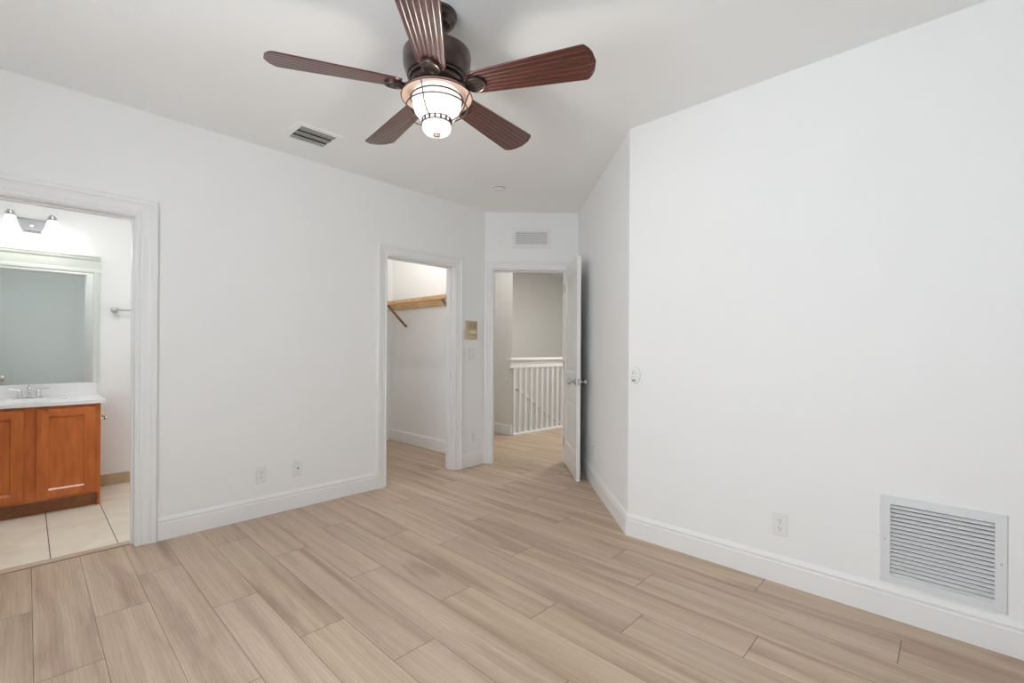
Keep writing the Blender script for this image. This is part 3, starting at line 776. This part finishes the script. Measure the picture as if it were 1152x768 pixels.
# top surface as ring between rectangle and ellipse
def rectpt(x, y):
    dx, dy = x, y - cy_; hx = cw; hy = (yf - cy_) if dy < 0 else (0 - cy_)
    s = min(hx / abs(dx) if abs(dx) > 1e-9 else 1e9, abs(hy) / abs(dy) if abs(dy) > 1e-9 else 1e9); return (dx * s, cy_ + dy * s)
inn = [bm.verts.new((x, y, z1)) for x, y in el]; cor = []
outp = []
for x, y in el: outp.append(rectpt(x, y))
outv = [bm.verts.new((x, y, z1)) for x, y in outp]
corners = [(cw, yf), (cw, 0), (-cw, 0), (-cw, yf)]
for i in range(N_):
    k = (i + 1) % N_; a, b_ = outp[i], outp[k]; extra = None
    for c in corners:
        if min(abs(a[0] - c[0]), abs(a[1] - c[1])) < 1e-6 and min(abs(b_[0] - c[0]), abs(b_[1] - c[1])) < 1e-6 and abs(a[0] - b_[0]) > 1e-6 and abs(a[1] - b_[1]) > 1e-6: extra = c
    if extra: bm.faces.new((inn[i], outv[i], bm.verts.new((extra[0], extra[1], z1)), outv[k], inn[k]))
    else: bm.faces.new((inn[i], outv[i], outv[k], inn[k]))
prev = inn
for s, dz in ((.97, -.012), (.90, -.05), (.72, -.09), (.40, -.115), (.08, -.12)):
    cur = [bm.verts.new((x * s, cy_ + (y - cy_) * s, z1 + dz)) for x, y in el]
    for i in range(N_): bm.faces.new((prev[i], prev[(i + 1) % N_], cur[(i + 1) % N_], cur[i]))
    prev = cur
bm.faces.new(prev)
for (xa_, ya), (xb_, yb) in (((-cw, yf), (cw, yf)), ((cw, yf), (cw, 0)), ((cw, 0), (-cw, 0)), ((-cw, 0), (-cw, yf))):
    bm.faces.new([bm.verts.new(p) for p in ((xa_, ya, z0), (xb_, yb, z0), (xb_, yb, z1), (xa_, ya, z1))])
link('countertop', bm, 'porcelain', g, smooth=True, angle=40)
bm = bm_new(); box(bm, -cw, cw, -.018, 0, z1, .888); link('backsplash', bm, 'porcelain', g, bevel=.003)
# faucet
g = thing('basin_faucet', 'chrome two-lever centerset faucet on the white vanity top', 'faucet', (WB + .10, CX - .004, .790), R(90))
bm = bm_new()
prism(bm, [(.078 * math.cos(a) if True else 0, .027 * math.sin(a)) for a in [2 * PI * i / 32 for i in range(32)]], 0, .012, lambda u, v, w_: Vector((u, v, w_)))
link('base_plate', bm, 'chrome', g, bevel=.002)
bm = bm_new(); lathe(bm, [(.017, .012), (.013, .030), (.012, .050)], 20)
tube(bm, [(0, 0, .045), (0, -.006, .066), (0, -.030, .080), (0, -.065, .076), (0, -.095, .058)], [.012, .0125, .012, .0105, .009], 12)
lathe(bm, [(.004, .070), (.0035, .096), (.006, .100), (0, .106)], 10, (0, .006, 0))
link('spout', bm, 'chrome', g, smooth=True)
for s in (-1, 1):
    bm = bm_new(); lathe(bm, [(.020, .012), (.017, .026), (.013, .034), (.014, .046), (.010, .054), (.006, .062), (0, .066)], 20, (s * .052, 0, 0))
    tube(bm, [(s * .052, 0, .056), (s * .080, -.004, .066), (s * .112, -.008, .070)], [.0055, .0045, .006], 8)
    link('lever_handle', bm, 'chrome', g, smooth=True)
# mirror
g = thing('bathroom_mirror', 'framed bathroom mirror with pale frame above the vanity', 'mirror', (WB, CX, 0), R(90))
mw = .412
bm = bm_new(); box(bm, -mw + .038, mw - .038, -.012, -.004, .889, 1.818); link('mirror_glass', bm, 'mirror', g)
for s in (-1, 1):
    bm = bm_new()
    pts = [(0, 0), (0, .020), (.008, .024), (.026, .024), (.032, .030), (.040, .030), (.042, .026), (.042, 0)]
    prism(bm, [(s * (mw - .042 + u), -v) for u, v in pts], .889, 1.80, lambda u, v, a: Vector((u, v, a)))
    link('side_frame', bm, 'mirror_frame', g)
bm = bm_new(); pts = [(1.800, 0), (1.800, .026), (1.808, .028), (1.822, .026), (1.835, .022), (1.900, .024), (1.915, .034), (1.925, .036), (1.935, .042), (1.942, .042), (1.942, 0)]
prism(bm, [(-v, u) for u, v in pts], -mw - .004, mw + .004, lambda u, v, a: Vector((a, u, v))); link('top_frame', bm, 'mirror_frame', g)
# vanity light
g = thing('vanity_light', 'two-lamp nickel bathroom wall light with lit white bell shades', 'wall light', (WB, CX + .005, 2.13), R(90))
bm = bm_new(); box(bm, -.100, .100, -.012, 0, -.055, .055); box(bm, -.088, .088, -.026, -.012, -.040, .040); box(bm, -.118, -.088, -.075, -.012, .044, .058); box(bm, .088, .118, -.075, -.012, .044, .058)
link('back_plate', bm, 'satin', g, bevel=.002)
bm = bm_new(); lathe(bm, [(.012, -.022), (.012, -.030), (.006, -.034), (0, -.034)], 20, (0, 0, 0), 'Y'); link('center_knob', bm, 'nickel', g)
bm = bm_new()
for k in range(7): tube(bm, [(-.080 + k * .024, -.014, -.052), (-.066 + k * .024, -.020, -.040)], .004, 6)
link('rope_edge', bm, 'nickel', g, smooth=True)
for s in (-1, 1):
    x = s * .115
    bm = bm_new(); lathe(bm, [(.030, .052), (.031, .060), (.024, .066), (.024, .078), (.016, .084), (.015, .092), (.006, .096), (0, .099)], 24, (x, -.060, 0)); link('shade_cap', bm, 'nickel', g, smooth=True, angle=30)
    bm = bm_new(); lathe(bm, [(.026, .054), (.030, .046), (.036, .020), (.044, -.010), (.054, -.036), (.062, -.052), (.060, -.053), (.050, -.036), (.040, -.010), (.030, .030), (.022, .050)], 32, (x, -.060, 0)); link('bell_shade', bm, 'shade', g, smooth=True)
    point('vanity_lamp_light', (WB + .12, CX + .005 + x, 2.02), 1.0, .04, (1, .96, .90))
# towel bar
g = thing('towel_bar', 'brushed nickel towel bar on the bathroom wall right of the mirror', 'towel bar', (WB, .528, 1.503), R(90))
bm = bm_new(); lathe(bm, [(.024, 0), (.024, -.008), (.014, -.014), (.012, -.045), (.020, -.052), (.024, -.062), (.020, -.074), (0, -.078)], 24, (0, 0, 0), 'Y'); link('post', bm, 'nickel', g, smooth=True)
bm = bm_new(); lathe(bm, [(.024, 0), (.024, -.008), (.014, -.014), (.012, -.045), (.020, -.052), (.024, -.062), (.020, -.074), (0, -.078)], 24, (.60, 0, 0), 'Y'); link('post', bm, 'nickel', g, smooth=True)
bm = bm_new(); tube(bm, [(.015, -.060, 0), (.585, -.060, 0)], .0068, 12); link('bar', bm, 'nickel', g, smooth=True)
# toilet paper holder on the cabinet side
g = thing('toilet_paper_holder', 'empty chrome toilet paper holder on the side of the vanity cabinet', 'paper holder', (WB + .34, CX + hw, .625), 0)
for s in (-1, 1):
    bm = bm_new(); lathe(bm, [(.018, 0), (.018, .006), (.008, .010), (.007, .034), (.011, .038), (.013, .048), (.010, .058), (0, .062)], 20, (s * .070, 0, 0), 'Y'); link('post', bm, 'chrome', g, smooth=True)
bm = bm_new(); tube(bm, [(-.062, .048, 0), (-.050, .048, 0), (-.049, .048, 0), (.049, .048, 0), (.050, .048, 0), (.062, .048, 0)], [.004, .004, .0085, .0085, .004, .004], 12); link('roller', bm, 'nickel', g, smooth=True)

# ------------------------------------------------------------------ stair railing in the hall
def rx(y): return -4.345 + .055 * (y - 4.66)
g = thing('landing_railing', 'white landing railing with square balusters and sloping handrail beyond the open door', 'railing', (rx(4.66), 4.66, 0), -math.atan(.055))
# local y runs along the railing
Lr = 1.75
bm = bm_new(); prism(bm, [(-.048, 1.022), (.048, 1.022), (.052, 1.030), (.052, 1.050), (.040, 1.060), (-.040, 1.060), (-.052, 1.050), (-.052, 1.030)], -.055, Lr, lambda u, v, a: Vector((u, a, v))); link('top_cap', bm, 'trim', g)
bm = bm_new(); box(bm, -.028, .028, -.040, Lr, .922, 1.022); box(bm, -.034, .034, -.045, Lr, .985, 1.0); link('sub_rail', bm, 'trim', g, bevel=.003)
bm = bm_new(); box(bm, -.030, .050, 0, Lr, -.002, .022); link('base_rail', bm, 'trim', g, bevel=.002)
b0 = None
for k in range(15):
    y = .045 + .1135 * k
    if b0 is None:
        bm = bm_new(); box(bm, -.018, .018, -.018, .018, .022, .922); b0 = link('baluster', bm, 'trim', g, bevel=.002); b0.location = (0, y, 0)
    else:
        c = b0.copy(); COL.objects.link(c); c.parent = g; c.location = (0, y, 0)
Rz = math.atan(.055)
bm = bm_new()
prism(bm, [(-.025, -.022), (.025, -.022), (.029, 0), (.022, .024), (-.022, .024), (-.029, 0)], 0, 1, lambda u, v, a: Vector((u - .085, -.020 + 1.75 * a, .760 + v - 1.12 * a)))
hr = link('sloping_handrail', bm, 'trim', g)
for t in (.10, .50, .90):
    bm = bm_new(); tube(bm, [(-.085, -.020 + 1.75 * t, .738 - 1.12 * t), (-.060, -.020 + 1.75 * t, .715 - 1.12 * t), (-.018, -.020 + 1.75 * t, .715 - 1.12 * t)], .007, 8)
    link('bracket', bm, 'nickel', hr, smooth=True)
